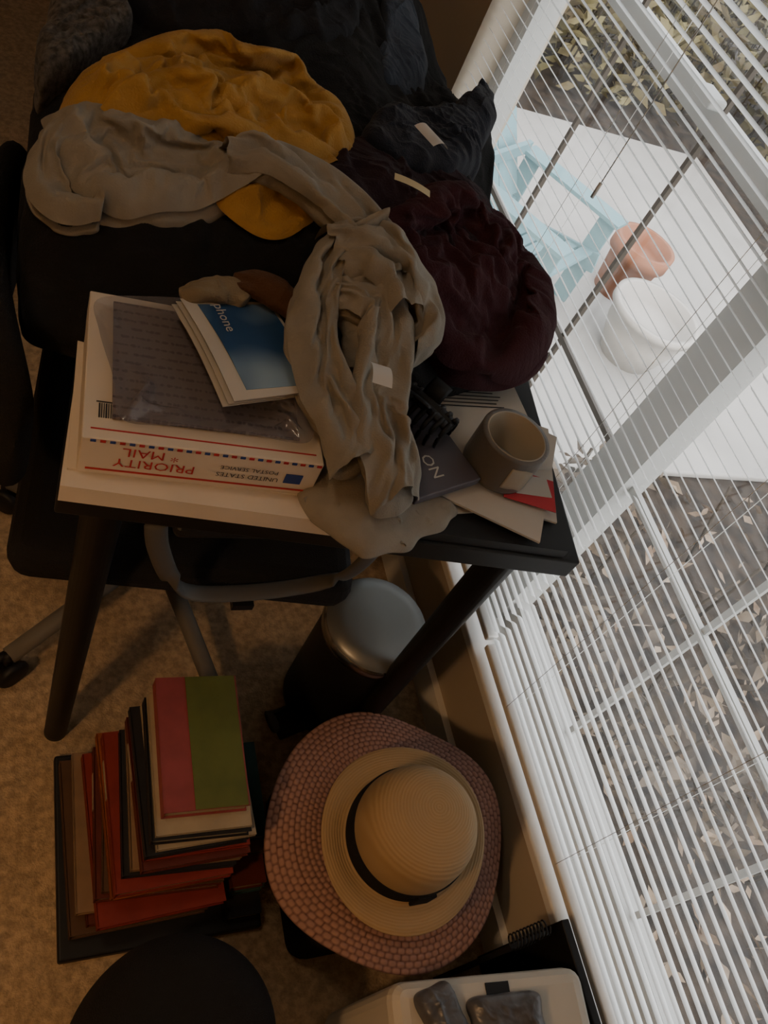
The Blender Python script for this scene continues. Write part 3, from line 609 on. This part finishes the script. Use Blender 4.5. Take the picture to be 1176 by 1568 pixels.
# ------------------------------------------------------------------ lights
W=bpy.data.worlds.new('sky'); bpy.context.scene.world=W; W.use_nodes=True; N=W.node_tree.nodes; L=W.node_tree.links
sky=N.new('ShaderNodeTexSky'); sky.sky_type='NISHITA'; sky.sun_disc=False; sky.sun_elevation=math.radians(40); sky.sun_rotation=math.radians(200); sky.dust_density=3
mixc=N.new('ShaderNodeMix'); mixc.data_type='RGBA'; mixc.inputs[0].default_value=.75; L.new(sky.outputs[0],mixc.inputs[6]); mixc.inputs[7].default_value=(4.,3.95,3.8,1)
L.new(mixc.outputs[2],N['Background'].inputs[0]); N['Background'].inputs[1].default_value=1.2
pl=bpy.data.lights.new('window_sky_portal','AREA'); pl.shape='RECTANGLE'; pl.size=1.8; pl.size_y=1.8; pl.cycles.is_portal=True
po=bpy.data.objects.new('window_sky_portal',pl); bpy.context.collection.objects.link(po); po.location=(.99,.69,1.11); po.rotation_euler=(0,math.radians(90),0)
LX,LY=-.62,-.15
lm=MB('floor_lamp'); shade=new_mat('lamp_shade_linen',(.6,.5,.35),.8,transl=.5)
lm.lathe([(0,0),(.13,0),(.13,.015),(.012,.03),(.012,1.30)],blackp,Matrix.Translation((LX,LY,0)),n=32); lm.lathe([(.20,1.20),(.14,1.47)],shade,Matrix.Translation((LX,LY,0)),n=40); lm.done()
l=bpy.data.lights.new('lamp_bulb','POINT'); l.energy=22; l.color=(1,.60,.30); l.shadow_soft_size=.05; lo=bpy.data.objects.new('lamp_bulb',l); bpy.context.collection.objects.link(lo); lo.location=(LX,LY,1.31)
cm=MB('ceiling_fill_disc'); cm.lathe([(0,2.4),(.2,2.4),(.2,2.37),(.17,2.36)],white,Matrix.Translation((-.5,.7,0)),n=40); cm.done()  # added housing for the fill light, out of view
l=bpy.data.lights.new('ceiling_fill_light','AREA'); l.shape='DISK'; l.size=.32; l.energy=3.2; l.color=(1,.78,.55); lo=bpy.data.objects.new('ceiling_fill_light',l); bpy.context.collection.objects.link(lo); lo.location=(-.5,.7,2.35)  # added soft warm fill, lifts the whole interior; unseen source
# ------------------------------------------------------------------ camera
th=math.radians(47.2); az=math.radians(38.7); Z=Vector((0,0,1))
Hh=Vector((math.sin(az),math.cos(az),0)); R=Vector((math.cos(az),-math.sin(az),0))
D=-math.sin(th)*Hh-math.cos(th)*Z; F=math.cos(th)*Hh-math.sin(th)*Z
U=(.844*R-.535*D).normalized(); Vd=(.535*R+.844*D).normalized()
cd=bpy.data.cameras.new('camera'); cam=bpy.data.objects.new('camera',cd); bpy.context.collection.objects.link(cam)
M=Matrix((U,-Vd,-F)).transposed().to_4x4(); M.translation=(0,0,1.455); cam.matrix_world=M
cd.sensor_width=36; cd.sensor_fit='AUTO'; cd.lens=36*1313/1568; cd.clip_start=.02
bpy.context.scene.camera=cam
